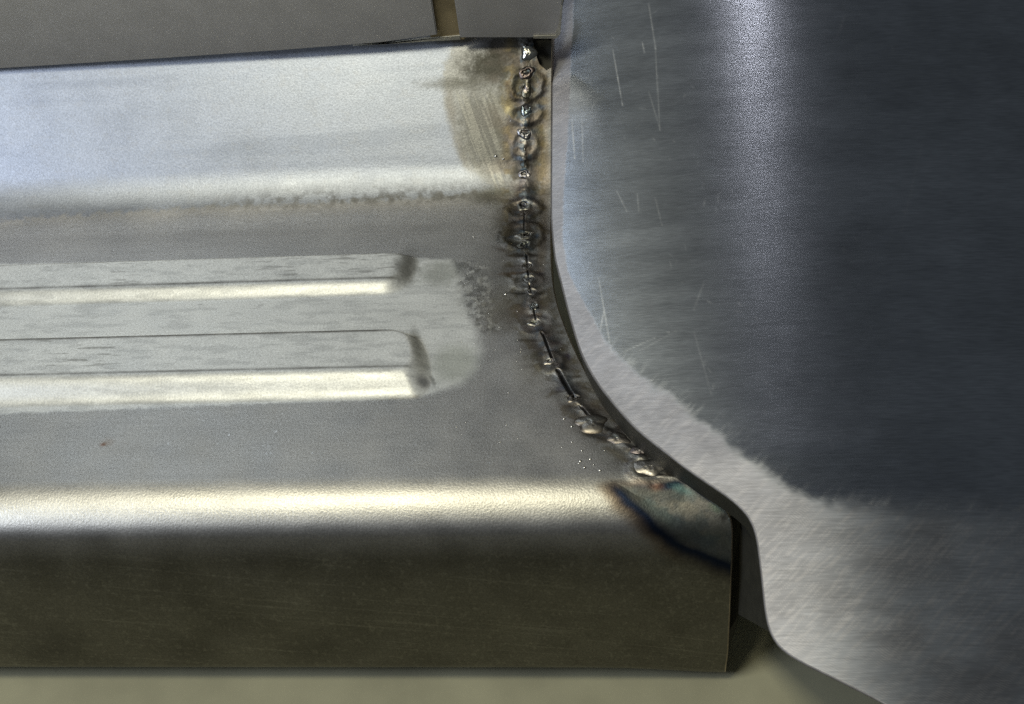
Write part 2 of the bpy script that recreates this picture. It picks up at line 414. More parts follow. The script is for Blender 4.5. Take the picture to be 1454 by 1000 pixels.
# soot and heat round the seam
STRAW = (0.18, 0.145, 0.08); BROWN = (0.12, 0.085, 0.05); SOOT = (0.035, 0.033, 0.03); BLUE = (0.05, 0.09, 0.15); PURPLE = (0.14, 0.11, 0.17); OLIVE = (0.17, 0.16, 0.10); GREY = (0.36, 0.345, 0.31); TEAL = (0.12, 0.22, 0.22)
for a in [(700, 95, 60, 36, (0.045, 0.044, 0.036), 0.95, 0, 0.25), (655, 118, 78, 13, (0.10, 0.10, 0.09), 0.75, 0, 0.1), (715, 70, 40, 22, (0.04, 0.039, 0.032), 0.95, 0, 0.3),
          (640, 155, 10, 34, (0.20, 0.19, 0.175), 0.7, -0.15, 0.1), (655, 215, 9, 45, (0.22, 0.21, 0.19), 0.6, -0.35, 0.1),
          (690, 190, 42, 75, (0.15, 0.15, 0.14), 0.9, -0.25, 0.5), (712, 165, 22, 50, (0.14, 0.135, 0.11), 0.6, -0.2, 0.2),
          (725, 155, 14, 22, (0.34, 0.27, 0.10), 0.7, -0.5, 0.1), (705, 280, 45, 16, (0.12, 0.12, 0.095), 0.8, 0, 0.2),
          (715, 310, 30, 40, (0.26, 0.25, 0.21), 0.6, 0, 0.1), (700, 400, 60, 60, (0.36, 0.345, 0.30), 0.45, 0, 0.2),
          (715, 440, 45, 40, (0.28, 0.25, 0.18), 0.6, 0, 0.1), (760, 520, 40, 40, (0.33, 0.31, 0.25), 0.5, 0, 0.1)]:
    blob(*a)
# brush strokes in the cleaned patch
bs = fbm((X - 0.35 * (Sg - srow(190))) * 900, Sg * 45, 81)
dB = sdf_poly(X, Sg, poly([(645, 130), (715, 135), (725, 190), (728, 262), (700, 268), (660, 215)]))
blend((1 - sstep(-3 * MM, 2 * MM, dB)) * sstep(0.48, 0.66, bs) * 0.6, (0.23, 0.23, 0.215), 0.35)
for a in [(772, 300, 9, 250, (0.30, 0.255, 0.205), 0.6, 0, 0.4), (745, 120, 32, 26, OLIVE, 0.85, 0, 0.3), (746, 155, 30, 18, (0.20, 0.20, 0.17), 0.8, 0, 0.3), (733, 140, 9, 30, BROWN, 0.9, -0.55, 0.1),
          (770, 130, 10, 26, BLUE, 0.9, 0.3, 0.2), (766, 162, 9, 14, STRAW, 0.8, 0, 0.2), (768, 152, 9, 6, BLUE, 0.9), (725, 190, 11, 26, BROWN, 0.7, 0, 0.1), (733, 212, 8, 20, (0.04, 0.05, 0.09), 0.9, 0.2, 0.1),
          (766, 195, 9, 40, OLIVE, 0.8, 0, 0.2), (769, 205, 4, 32, BROWN, 0.7), (745, 235, 14, 40, (0.20, 0.185, 0.21), 0.75, 0, 0.2), (763, 248, 10, 26, (0.05, 0.05, 0.04), 0.9, 0, 0.2), (737, 272, 10, 18, (0.06, 0.055, 0.05), 0.85, 0, 0.1), (756, 275, 12, 16, (0.07, 0.065, 0.045), 0.9, 0, 0.2),
          (742, 297, 30, 17, (0.10, 0.10, 0.09), 0.9, 0, 0.4), (742, 298, 24, 12, (0.25, 0.25, 0.22), 0.8, 0, 0.5), (742, 317, 20, 7, (0.13, 0.13, 0.12), 0.8),
          (741, 336, 36, 24, (0.11, 0.105, 0.09), 0.85, 0, 0.5), (743, 337, 29, 18, (0.30, 0.30, 0.27), 0.9, 0, 0.5), (724, 336, 8, 4, BLUE, 0.8), (762, 336, 9, 6, BLUE, 0.9), (722, 345, 20, 6, (0.09, 0.09, 0.065), 0.8, 0.2),
          (716, 356, 16, 5, BROWN, 0.75, 0.2), (745, 363, 32, 4.5, (0.09, 0.075, 0.065), 0.95, 0.06, 0.3), (770, 350, 8, 60, (0.30, 0.25, 0.18), 0.5, 0, 0.2), (738, 388, 40, 3.5, (0.30, 0.17, 0.06), 0.8, -0.03), (722, 391, 12, 4, BROWN, 0.9, 0.7), (767, 390, 10, 5, (0.09, 0.08, 0.10), 0.9),
          (750, 397, 22, 7, (0.26, 0.25, 0.23), 0.7), (738, 417, 26, 3, SOOT, 0.85, 0.08), (768, 417, 12, 4.5, SOOT, 0.9, -0.2), (772, 430, 14, 18, (0.30, 0.22, 0.08), 0.6), (742, 440, 22, 14, (0.30, 0.20, 0.09), 0.6), (757, 424, 6, 5, BROWN, 0.9),
          (760, 448, 14, 5, (0.36, 0.22, 0.09), 0.8), (760, 464, 26, 13, (0.42, 0.40, 0.36), 0.8, 0, 0.3), (754, 484, 32, 3.5, (0.05, 0.05, 0.05), 0.9, 0.06), (788, 487, 14, 6, (0.12, 0.09, 0.09), 0.85), (764, 505, 14, 10, OLIVE, 0.8), (800, 496, 10, 8, STRAW, 0.7), (806, 507, 6, 9, PURPLE, 0.9, -0.6), (783, 517, 18, 12, (0.43, 0.41, 0.37), 0.8, 0, 0.4),
          (797, 543, 6, 18, (0.17, 0.16, 0.18), 0.8, -0.5), (818, 535, 14, 3, BROWN, 0.6), (828, 551, 14, 4, BROWN, 0.7, 0.2), (795, 554, 12, 6, PURPLE, 0.6), (826, 560, 14, 8, (0.46, 0.43, 0.38), 0.7), (812, 576, 26, 6, BROWN, 0.7), (846, 578, 22, 7, (0.30, 0.22, 0.12), 0.7, 0.5), (822, 590, 18, 16, (0.20, 0.17, 0.10), 0.7),
          (850, 620, 32, 6, (0.04, 0.045, 0.04), 0.9, 0.25, 0.2), (860, 608, 20, 12, (0.22, 0.21, 0.20), 0.6), (870, 617, 10, 6, BLUE, 0.95), (880, 608, 14, 8, PURPLE, 0.6, 0.6), (896, 640, 10, 5, (0.10, 0.07, 0.07), 0.85, 0.3), (912, 648, 26, 5, (0.16, 0.12, 0.12), 0.6, 0.4), (925, 665, 34, 22, (0.46, 0.45, 0.42), 0.6, 0, 0.3)]:
    blob(*a)
def bulge(cx, cy, rx, ry, h, w):
    x0, s0, ex, ey, sl = local(cx, cy, 1.9 * max(rx, ry))
    d = np.hypot((X[sl] - x0) / ex / rx, (Sg[sl] - s0) / ey / ry) + 0.2 * (n_mid[sl] - 0.5)
    hgt[sl] += h * MM * np.exp(-((d - 0.85) / w) ** 2)
for a in [(743, 297, 27, 15, .35, .2), (742, 336, 32, 21, .4, .18), (747, 122, 26, 24, .35, .2), (782, 515, 20, 14, .25, .25), (760, 463, 24, 13, .25, .25), (746, 162, 24, 16, .3, .25), (745, 205, 20, 22, .3, .25), (750, 400, 24, 12, .25, .25), (925, 664, 32, 22, .5, .3)]:
    bulge(*a)
for a in [(743, 297, 27, 15, 0.12, SOOT, 0.7), (742, 336, 32, 21, 0.10, SOOT, 0.55), (747, 122, 26, 24, 0.12, BROWN, 0.6), (782, 515, 20, 14, 0.12, (0.14, 0.13, 0.11), 0.5), (922, 663, 32, 22, 0.10, (0.16, 0.14, 0.13), 0.6)]:
    ring(*a)
# blued corner
dH = sdf_poly(X, Sg, poly([(872, 684), (905, 688), (945, 690), (975, 684), (1045, 722), (1060, 740), (1060, 812), (1020, 800), (985, 784), (945, 762), (910, 732), (888, 708)]))
wob = dH + 4.5 * MM * (n_lo - 0.5) + 0.6 * MM * (n_mid - 0.5)
lower = sstep(srow(677, 880), srow(699, 880), Sg + 1.5 * MM * (n_mid - 0.5))
blend(lower * (1 - sstep(0, 9 * MM, wob)) * 0.85 * (1 - sstep(S(905, 700)[0], S(985, 760)[0], X)), (0.30, 0.17, 0.05))
blend(lower * (1 - sstep(-1 * MM, 9 * MM, wob)) * 0.85, (0.06, 0.045, 0.03))
inC = 1 - sstep(-5.5 * MM, -0.2 * MM, wob)
blend(lower * np.exp(-((wob + 0.3 * MM) / (3.6 * MM)) ** 2), (0.018, 0.026, 0.048), 0.45)
blend(inC, (0.18, 0.19, 0.17), 0.52, 1.0)
blend(inC * sstep(0.45, 0.62, n_lo) * 0.5, (0.17, 0.23, 0.225))
blend(inC * sstep(0.50, 0.66, fbm(X * 130, Sg * 130, 91)) * 0.6, (0.34, 0.31, 0.25))
blend(inC * sstep(0.52, 0.66, fbm(X * 180, Sg * 180, 93)) * 0.5, (0.11, 0.13, 0.135))
blend(inC * sstep(srow(715, 930), srow(775, 930), Sg) * 0.75, (0.075, 0.085, 0.09))
for a in [(955, 688, 22, 7, (0.015, 0.03, 0.06), 0.95, -0.2, 0.2), (932, 692, 14, 8, (0.16, 0.08, 0.05), 0.6), (968, 695, 22, 8, TEAL, 0.7, 0.4), (1018, 722, 16, 8, (0.22, 0.28, 0.20), 0.8, 0.5), (1028, 735, 8, 9, SOOT, 0.7)]:
    blob(*a)

# stain that follows the whole seam
dS_ = np.abs(X - seamX[:, None]); on = (Sg < SEAM_END) * 1.0
mot = fbm(X * 260, Sg * 320, 121); mot2 = fbm(X * 120, Sg * 200, 123)
topw = 1 - 0.30 * sstep(srow(300, 745), srow(380, 745), Sg)
blend(on * topw * 0.92 * np.exp(-(dS_ / (9.5 * MM)) ** 2) * sstep(0.34, 0.56, mot2), (0.055, 0.048, 0.034), 0.45)
blend(on * topw * 0.95 * np.exp(-(dS_ / (6.5 * MM)) ** 2) * sstep(0.43, 0.60, mot), (0.03, 0.029, 0.027), 0.45)
blend(on * 0.55 * np.exp(-(dS_ / (15 * MM)) ** 2) * sstep(0.36, 0.62, fbm(X * 70, Sg * 150, 125)), (0.165, 0.14, 0.125), 0.42)
blend(on * 0.5 * np.exp(-((dS_ - 8 * MM) / (2.5 * MM)) ** 2) * sstep(0.45, 0.6, mot), STRAW)
blend(on * topw * 0.6 * np.exp(-(dS_ / (4.5 * MM)) ** 2) * sstep(0.55, 0.66, fbm(X * 330, Sg * 330, 127)), (0.09, 0.13, 0.17))
blend(on * 0.35 * np.exp(-(dS_ / (2.2 * MM)) ** 2) * sstep(0.50, 0.62, fbm(X * 420, Sg * 420, 129)), (0.45, 0.43, 0.40), 0.25)
hgt += on * 0.45 * MM * np.exp(-(dS_ / (2.6 * MM)) ** 2) * (0.3 + 1.4 * fbm(X * 260, Sg * 380, 131))
# seam groove and dents under the tacks
dSeam = X - seamX[:, None]
for r0, r1, dep, w in [(362, 376, .5, .35), (380, 393, .5, .3), (400, 416, .5, .3), (440, 455, .4, .3), (474, 511, .9, .40), (526, 563, 1.6, .65), (578, 595, .8, .42), (303, 330, .25, .25)]:
    a = S(np.interp(r0, [p[1] for p in seam_px], [p[0] for p in seam_px]), r0)[1]; b = S(np.interp(r1, [p[1] for p in seam_px], [p[0] for p in seam_px]), r1)[1]
    m = sstep(a - 0.5 * MM, a + 0.5 * MM, Sg) * (1 - sstep(b - 0.5 * MM, b + 0.5 * MM, Sg)) * np.exp(-(dSeam / (w * MM)) ** 2)
    hgt -= dep * MM * m
    blend(m * 0.95, (0.02, 0.02, 0.022), 0.6)

tacks = [  # px, py, rx, ry, dome mm, ring mm, pit mm, core colour, body colour, roughness
    (750, 76, 10, 14, 1.3, 0, 0, (0.75, 0.75, 0.70), (0.62, 0.62, 0.57), 0.20),
    (748, 104, 12, 11, 0.5, 0.5, 1.6, SOOT, (0.16, 0.13, 0.12), 0.35),
    (748, 130, 8, 14, 0.8, 0, 0, (0.32, 0.28, 0.27), (0.20, 0.19, 0.14), 0.35),
    (747, 156, 10, 10, 0.6, 0.4, 0.9, (0.05, 0.06, 0.06), (0.36, 0.42, 0.43), 0.25),
    (745, 190, 13, 9, 0.6, 0.3, 0.8, (0.03, 0.05, 0.06), (0.24, 0.24, 0.25), 0.3),
    (745, 248, 10, 8, 0.5, 0.3, 1.0, SOOT, (0.27, 0.26, 0.27), 0.35),
    (744, 293, 11, 8, 0.3, 0.3, 1.0, (0.05, 0.05, 0.055), (0.26, 0.26, 0.24), 0.35),
    (745, 335, 13, 7, 0.3, 0.4, 1.2, SOOT, (0.38, 0.37, 0.33), 0.3),
    (744, 349, 13, 8, 0.35, 0.3, 0.8, (0.10, 0.11, 0.10), (0.38, 0.39, 0.36), 0.3),
    (749, 378, 9, 6, 0.3, 0.2, 0.9, SOOT, (0.28, 0.26, 0.23), 0.35),
    (751, 397, 11, 6, 0.3, 0.3, 0.9, SOOT, (0.28, 0.27, 0.25), 0.35),
    (755, 415, 9, 6, 0.3, 0.2, 0.6, (0.05, 0.05, 0.05), (0.22, 0.21, 0.20), 0.35),
    (758, 436, 8, 8, 0.6, 0.2, 0.3, (0.50, 0.52, 0.48), (0.16, 0.16, 0.15), 0.25),
    (760, 459, 11, 6, 0.25, 0.3, 0.7, (0.15, 0.16, 0.13), (0.44, 0.43, 0.39), 0.35),
    (781, 514, 9, 5, 0.25, 0.3, 0.7, (0.20, 0.13, 0.11), (0.46, 0.43, 0.39), 0.35),
    (815, 566, 12, 6, 0.3, 0.3, 1.3, SOOT, (0.22, 0.20, 0.18), 0.35),
    (840, 601, 26, 13, 1.0, 0, 0, (0.50, 0.49, 0.45), (0.30, 0.28, 0.25), 0.36),
    (878, 623, 17, 9, 0.7, 0, 0, (0.30, 0.30, 0.27), (0.24, 0.22, 0.20), 0.4),
    (907, 641, 15, 8, 0.9, 0, 0, (0.40, 0.38, 0.37), (0.22, 0.19, 0.19), 0.4),
    (924, 663, 27, 16, 1.1, 0, 0, (0.56, 0.54, 0.51), (0.36, 0.34, 0.31), 0.36)]
tk = []
for t in tacks:
    x0, s0 = S(t[0], t[1]); ex = abs(S(t[0] + 8, t[1])[0] - x0) / 8; ey = abs(S(t[0], t[1] + 4)[1] - S(t[0], t[1] - 4)[1]) / 8
    ax, ay = ex * t[2], ey * t[3]
    d = np.hypot((X - x0) / ax, (Sg - s0) / ay)
    dep = max(0.0, 0.6 * t[6] - t[4]) + 0.35
    hgt -= dep * MM * (1 - sstep(0.45, 0.85, d))
    tk.append((x0, s0, ax, ay))
# corner hollow left by the grinder, faint sheet waviness, heat distortion by the seam
hgt -= 0.9 * MM * sstep(0, 8 * MM, -dH)
hgt += 0.25 * MM * (fbm(X * 25, Sg * 25, 101) - 0.5) * sstep(S(640, 400)[0], S(740, 400)[0], X)
hgt += 0.10 * MM * (fbm(X * 12, Sg * 30, 103) - 0.5)
hgt += 0.35 * MM * (fbm(X * 140, Sg * 220, 105) - 0.5) * np.exp(-(dSeam / (9 * MM)) ** 2) * (Sg < SEAM_END)
hgt += 0.15 * MM * (fbm(X * 220, Sg * 220, 107) - 0.5) * inC

py_, pz_, ny_, nz_ = SILL.at(rows)
def sill_point(x, s, h):
    y, z, ny, nz = SILL.at(s); return np.stack([x, y + h * ny, z + h * nz], -1)
P = np.stack([X, py_[:, None] + hgt * ny_[:, None], pz_[:, None] + hgt * nz_[:, None]], -1)
wv = sstep(-RAD, float(zBot), pz_)[:, None]
P[..., 2] -= wv * (4.2 * MM * sstep(S(800, 800)[0], S(1040, 800)[0], X) ** 1.5 + 0.8 * MM * (fbm(X * 9, 0 * X, 141) - 0.5))
surf = np.stack([rough, met, bmp], -1)

sill = empty('sill_panel', (0, float(yB), float(zBot)), 'bare grey steel sill panel with two pressed ribs and a tacked weld seam', 'sill panel')
sill['kind'] = 'thing'
sill['label'] = 'bare grey steel sill panel with two pressed ribs and a tacked weld seam'
nr = len(rows)
cs = 0.25 * (Sg[:-1, :-1] + Sg[1:, :-1] + Sg[:-1, 1:] + Sg[1:, 1:])
hc = 0.25 * ((r1 + r2)[:-1, :-1] + (r1 + r2)[1:, :-1] + (r1 + r2)[:-1, 1:] + (r1 + r2)[1:, 1:])
dHc = 0.5 * (wob[:-1, :-1] + wob[1:, 1:])
colid = np.repeat(np.arange(NC - 1)[None], nr - 1, 0)
patch = (colid >= n1 + n2 - 1)
heat = (dHc < 0.3 * MM) & (cs > srow(681, 880))
sA0, sA1 = SILL.s[np.argmin(np.abs(SILL.y - (yA + tl * 0.3)))], 0
sB = SILL.s[np.argmin(np.abs(SILL.y - yB) + (SILL.z < -0.001) * 9)]
sF = SILL.s[np.argmin(np.hypot(SILL.y - yR, SILL.z + RAD))]
sH = SILL.s[np.argmin(np.hypot(SILL.y - yF, SILL.z - zBot - 0.006))]
dN = sdf_poly(X, Sg, poly([(753, 40), (790, 40), (790, 92), (776, 100), (766, 92), (760, 76)]))
hole = 0.5 * (dN[:-1, :-1] + dN[1:, 1:]) < 0
body = ~patch & ~heat & ~hole
rb1 = body & (hc > 0.02 * MM) & (cs < (R1[3] + R2[0]) / 2); rb2 = body & (hc > 0.02 * MM) & (cs >= (R1[3] + R2[0]) / 2)
rest = body & ~rb1 & ~rb2
def part(name, mask, label=None):
    o = emit(name, P, mask, STEEL, None, tint, surf); keep(o, sill)
    if label: o['label'] = label
    return o
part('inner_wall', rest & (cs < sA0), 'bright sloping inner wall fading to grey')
part('tread', rest & (cs >= sA0) & (cs < sB))
part('rib', rb1, 'narrow pale coated rib nearer the inner wall')
part('rib', rb2, 'wide pale coated rib with bright front bevel')
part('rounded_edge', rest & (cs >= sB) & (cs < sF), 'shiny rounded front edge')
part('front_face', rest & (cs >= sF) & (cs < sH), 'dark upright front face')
part('bottom_hem', rest & (cs >= sH))
endp = part('end_patch', patch & ~heat & ~hole, 'narrow heat-stained strip between the weld and the gap')
part('blued_corner', heat, 'blued grey corner burnt by the torch')

bq = [sill_point(*[np.array(v) for v in S(a, b)], -7 * MM) for a, b in ((735, 40), (782, 40), (781, 130), (735, 130))]
o = link('hole_shade_plate', bq, [(0, 1, 2, 3)], DARKSTEEL); under(o, endp)  # dark plate added under the hole to stand for the shade inside
# folded thickness along the free end
ei = np.arange(0, nr, 4)
Pe = P[ei, -1]; Te = np.gradient(Pe, axis=0); Te /= np.linalg.norm(Te, axis=1, keepdims=True)
Ne = np.stack([np.zeros(len(ei)), ny_[ei], nz_[ei]], 1)
Oe = np.cross(Te, Ne); Oe /= np.linalg.norm(Oe, axis=1, keepdims=True)
Oe *= np.sign(Oe[:, :1] + 1e-9)
layers = [Pe]
for a in np.linspace(0, math.pi / 2, 5)[1:]: layers.append(Pe + Oe * 0.6 * MM * math.sin(a) - Ne * 0.6 * MM * (1 - math.cos(a)))
layers.append(layers[-1] - Ne * 9 * MM)
G = np.stack(layers, 1)
o = link('end_fold', G.reshape(-1, 3), grid_faces(*G.shape[:2]).reshape(-1, 4), STEEL, None,
         np.broadcast_to(np.array((0.40, 0.34, 0.27)) * (0.6 + 0.8 * vnoise(np.arange(len(ei)) * 0.15, np.zeros(len(ei)), 7))[:, None, None], G.shape).reshape(-1, 3),
         np.broadcast_to((0.4, 1.0, 0.4), G.shape).reshape(-1, 3)); under(o, endp)

# weld tacks: each a disc of metal lying in its own dent
def tack(i):
    px, py, rx, ry, dome, rg_, pit, core, bodyc, rgh = tacks[i]; x0, s0, ax, ay = tk[i]
    nrad, nang = 16, 40
    rr = np.linspace(0.02, 1, nrad)[:, None]; an = np.linspace(0, 2 * math.pi, nang + 1)[None]
    irr = 1 + 0.16 * np.cos(2 * an + i) + 0.10 * np.cos(3 * an + 2.1 * i) + 0.07 * np.cos(5 * an + 1.3 * i)
    x = x0 + ax * rr * irr * np.cos(an); s = s0 + ay * rr * irr * np.sin(an)
    nn = fbm(x * 900, s * 900, 200 + i, 3); n2_ = fbm(x * 2500, s * 2500, 300 + i, 2)
    pw = sstep(0.62, 0.30, rr)
    ox = 0.18 * math.cos(1.7 * i); oy = -0.22
    rc = np.hypot(rr * np.cos(an) - ox, (rr * np.sin(an) - oy) * (1.5 if i % 3 else 1.0)) + 0.45 * (nn - 0.5)
    h = dome * (1 - rr ** 2) ** 0.8 + 0.45 * rg_ * np.exp(-((rr - 0.62 + 0.3 * (nn - 0.5)) / 0.24) ** 2) - 0.6 * pit * sstep(0.62, 0.15, rc)
    h = h + 0.45 * (nn - 0.5) * (1 - rr) + 0.12 * (n2_ - 0.5) * (1 - rr) - 0.12 * rr ** 6
    c = (sstep(0.62, 0.30, rc) if pit else sstep(0.75, 0.2, rc))[..., None]
    col = np.array(core) * c + np.array(bodyc) * (1 - c)
    col = col * (0.75 + 0.5 * n2_)[..., None]
    rim = np.exp(-((rr - 0.98) / 0.14) ** 2)[..., None] * np.ones_like(c)
    col = col * (1 - 0.6 * rim) + np.array(BROWN) * 0.6 * rim
    Pt = sill_point(x, s, h * MM)
    o = link('weld_tack', Pt.reshape(-1, 3), grid_faces(nrad, nang + 1).reshape(-1, 4), STEEL, None, col.reshape(-1, 3),
             np.broadcast_to((rgh, 1.0, 0.25), Pt.shape).reshape(-1, 3)); keep(o, sill)
for i in range(len(tacks)): tack(i)

# bright lip of the sheet where it stands proud between tacks
spx = np.array(seam_px)
def lip(r0, r1, w, up):
    rws = np.linspace(r0, r1, 24); q = np.array([S(np.interp(r, spx[:, 1], spx[:, 0]), r) for r in rws])
    pr = np.minimum(1, np.minimum(np.arange(24), np.arange(24)[::-1]) / 3.0)
    L = []
    for a in np.linspace(-math.pi / 2, math.pi / 2, 7):
        L.append(sill_point(q[:, 0] + w * MM * math.sin(a) * (0.35 + 0.65 * pr) + 0.08 * MM * np.sin(rws * 0.9), q[:, 1], (up * math.cos(a) - 0.05) * MM * pr))
    G = np.stack(L, 1)
    o = link('seam_lip', G.reshape(-1, 3), grid_faces(*G.shape[:2]).reshape(-1, 4), BRIGHT); under(o, endp)
for a in [(207, 242, 0.30, 0.55), (253, 289, 0.32, 0.6), (302, 322, 0.16, 0.25)]: lip(*a)

# droplets of weld spatter
rng = np.random.default_rng(4)
V = []; Fc = []; k = 0
base = []
for la in (0.05, 0.6, 1.1, 1.45):
    for lo_ in np.arange(8) * math.pi / 4: base.append((math.cos(lo_) * math.sin(math.pi / 2 - la), math.sin(lo_) * math.sin(math.pi / 2 - la), math.sin(la)))
base = np.array(base)
spots = [(826, 640, 1.6), (838, 652, 1.5), (824, 655, 1.8), (830, 664, 2.2), (822, 658, 1.3), (843, 660, 1.4), (852, 668, 1.5), (812, 628, 1.2), (858, 640, 1.0), (704, 222, 2.0), (715, 226, 1.6), (718, 418, 2.0), (801, 595, 1.6), (812, 606, 1.8), (725, 172, 1.2), (700, 275, 1.0), (698, 290, 1.0)]
spots += [(rng.uniform(640, 830), rng.uniform(250, 640), rng.uniform(0.5, 1.0)) for _ in range(50)]
for (sx, sy, rr) in spots:
    try: x0, s0 = S(sx, sy)
    except RuntimeError: continue
    r_ = rr * 0.29 * MM
    b = sill_point(x0 + base[:, 0] * r_ * rng.uniform(0.9, 1.6), s0 + base[:, 1] * r_, base[:, 2] * r_ * 0.6)
    V.append(b)
    for a in range(3):
        for c in range(8):
            Fc.append((k + a * 8 + c, k + a * 8 + (c + 1) % 8, k + a * 8 + 8 + (c + 1) % 8, k + a * 8 + 8 + c))
    k += len(base)
o = link('weld_spatter', np.concatenate(V), Fc, BRIGHT); keep(o, sill); o['kind'] = 'stuff'

# ------------------------------------------------------------------ fender panel on the other side of the gap
q1x, q1s = S(786, 120); y1, z1, ny1, nz1 = SILL.at(q1s)
Q1 = np.array([y1 + 3 * MM * ny1, z1 + 3 * MM * nz1]); Q2 = np.array([yB - RAD * 0.35, 13.0 * MM])
dF = Q1 - Q2; dF /= np.linalg.norm(dF); thF = math.atan2(dF[1], dF[0])
fp = [Q1 + dF * 0.16]
RR = 0.07; TH2 = math.radians(11)
nrm = np.array([-dF[1], dF[0]]); nrm = nrm if nrm[1] > 0 else -nrm
cF = Q2 - nrm * RR
a0 = math.atan2(nrm[1], nrm[0])
for a in np.linspace(0, TH2 - thF, 40): fp.append(cF + RR * np.array([math.cos(a0 + a), math.sin(a0 + a)]))
dl = np.array([-math.cos(TH2), -math.sin(TH2)])
fp.append(fp[-1] + dl * 0.16)
FEN = Profile(fp)
XC, KC, XE = 0.143, 0.56, 0.03
def sag(x): return -KC * ((x - XC) ** 2 - (XE - XC) ** 2)
def Fh(px, py):
    off = 0.0
    for _ in range(8):
        x, s = FEN.hit(px, py, off); off = sag(x)
    return x, s
def fen_point(x, s, h=0.0):
    y, z, ny, nz = FEN.at(s); o_ = sag(x) + h
    return np.stack([x, y + o_ * ny, z + o_ * nz], -1)
fen_px = [(808, -60), (801.5, 0), (790, 45), (787, 60), (785.5, 120), (784.5, 200), (784, 300), (786, 336), (790, 370), (796, 392), (801, 412), (808, 440), (819.5, 480), (827, 502), (836, 520), (848, 541), (864, 562), (880, 581),
          (901, 605), (924, 624), (948, 643), (990, 675), (1032, 702), (1056, 721), (1068, 738), (1074, 752), (1078, 775), (1082, 808), (1086, 846), (1089.5, 876), (1095, 898), (1104, 914), (1118, 929), (1167, 953), (1243, 990), (1330, 1040)]
FE = curve_xs(fen_px, Fh)
fr = np.arange(FE[0, 1], FE[-1, 1], 0.0006)
fX0 = np.interp(fr, FE[:, 1], FE[:, 0]); k = 15
fX0 = np.convolve(np.pad(fX0, k // 2, mode='edge'), np.ones(k) / k, 'valid')
xR = Fh(1700, 500)[0]
cu = np.linspace(0, 1, 420); cu = 0.35 * cu + 0.65 * cu ** 2
fX = fX0[:, None] + (xR - fX0)[:, None] * cu[None]
fS = np.repeat(fr[:, None], fX.shape[1], 1)
FP = fen_point(fX, fS, 0.12 * MM * (fbm(fX * 14, fS * 14, 400) - 0.5))
ft = np.empty(FP.shape); ft[:] = (0.52, 0.575, 0.67)
frg = np.full(fX.shape, 0.235); fm = np.ones_like(fX); fb_ = np.full(fX.shape, 1.0)
def fblend(m, col, rg=None, bm=None):
    global ft, frg, fb_
    m = np.clip(m, 0, 1); ft = ft * (1 - m[..., None]) + np.array(col) * m[..., None]
    if rg is not None: frg = frg * (1 - m) + rg * m
    if bm is not None: fb_ = fb_ * (1 - m) + bm * m
fn = fbm(fX * 50, fS * 400, 410); fl2 = fbm(fX * 30, fS * 30, 412); fh = fbm(fX * 900, fS * 900, 414, 2)
ft *= (1 + 0.08 * (fn - 0.5) + 0.34 * (fl2 - 0.5) + 0.22 * (fbm(fX * 90, fS * 90, 416) - 0.5))[..., None]
gp = [Fh(*q) for q in [(760, -60), (818, -60), (813, 40), (809, 120), (806, 200), (800, 280), (799, 340), (806, 385), (826, 425), (843, 455), (862, 490), (884, 516), (915, 545), (945, 562), (985, 594), (1025, 618), (1062, 652), (1090, 672), (1120, 694), (1160, 708), (1220, 716), (1300, 724), (1380, 727), (1800, 740), (1800, 1050), (1250, 1050), (1000, 900), (900, 700), (760, 500)]]
dG = sdf_poly(fX, fS, gp)
# the sanding frays out along its own strokes
fr1 = fbm((fX + fS) * 350, (fX - fS) * 60, 420); fr2 = fbm((fX + fS) * 1500, (fX - fS) * 120, 422, 3)
low = sstep(Fh(840, 430)[1], Fh(1000, 590)[1], fS)
gw = dG + low * (1.5 * MM * (fr1 - 0.5) + 1.0 * MM * (fr2 - 0.5) + 9 * MM * (fl2 - 0.5) + 5 * MM * (fbm(fX * 160, fS * 160, 424) - 0.5)) + (1 - low) * 1.5 * MM * (fr2 - 0.5)
wdt = 0.6 * MM + low * 2.4 * MM + 8 * MM * sstep(Fh(1130, 700)[0], Fh(1400, 730)[0], fX) * low
mG = 1 - sstep(-1, 1, gw / wdt)
fade = 1 - 0.9 * sstep(Fh(1060, 850)[0], Fh(1310, 850)[0], fX + 12 * MM * (fl2 - 0.5))
fblend(mG * (0.06 + 0.94 * fade), (0.60, 0.605, 0.66), 0.54, 0.35)
fblend(mG * 0.5 * sstep(0.40, 0.66, fbm(fX * 28, fS * 38, 430)), (0.36, 0.36, 0.39))
fblend(mG * 0.35 * sstep(0.5, 0.7, fr2), (0.85, 0.83, 0.86))
stray = low * (1 - sstep(0, 10 * MM, dG)) * (dG > 0)
fblend(stray * 0.25 * sstep(0.60, 0.72, fbm((fX + 0.7 * fS) * 900, (fX - fS) * 90, 440, 3)), (0.60, 0.60, 0.61), 0.5)
fblend(stray * 0.2 * sstep(0.62, 0.74, fbm((fX - 0.9 * fS) * 90, (fX + fS) * 1100, 441, 3)), (0.60, 0.60, 0.61), 0.5)
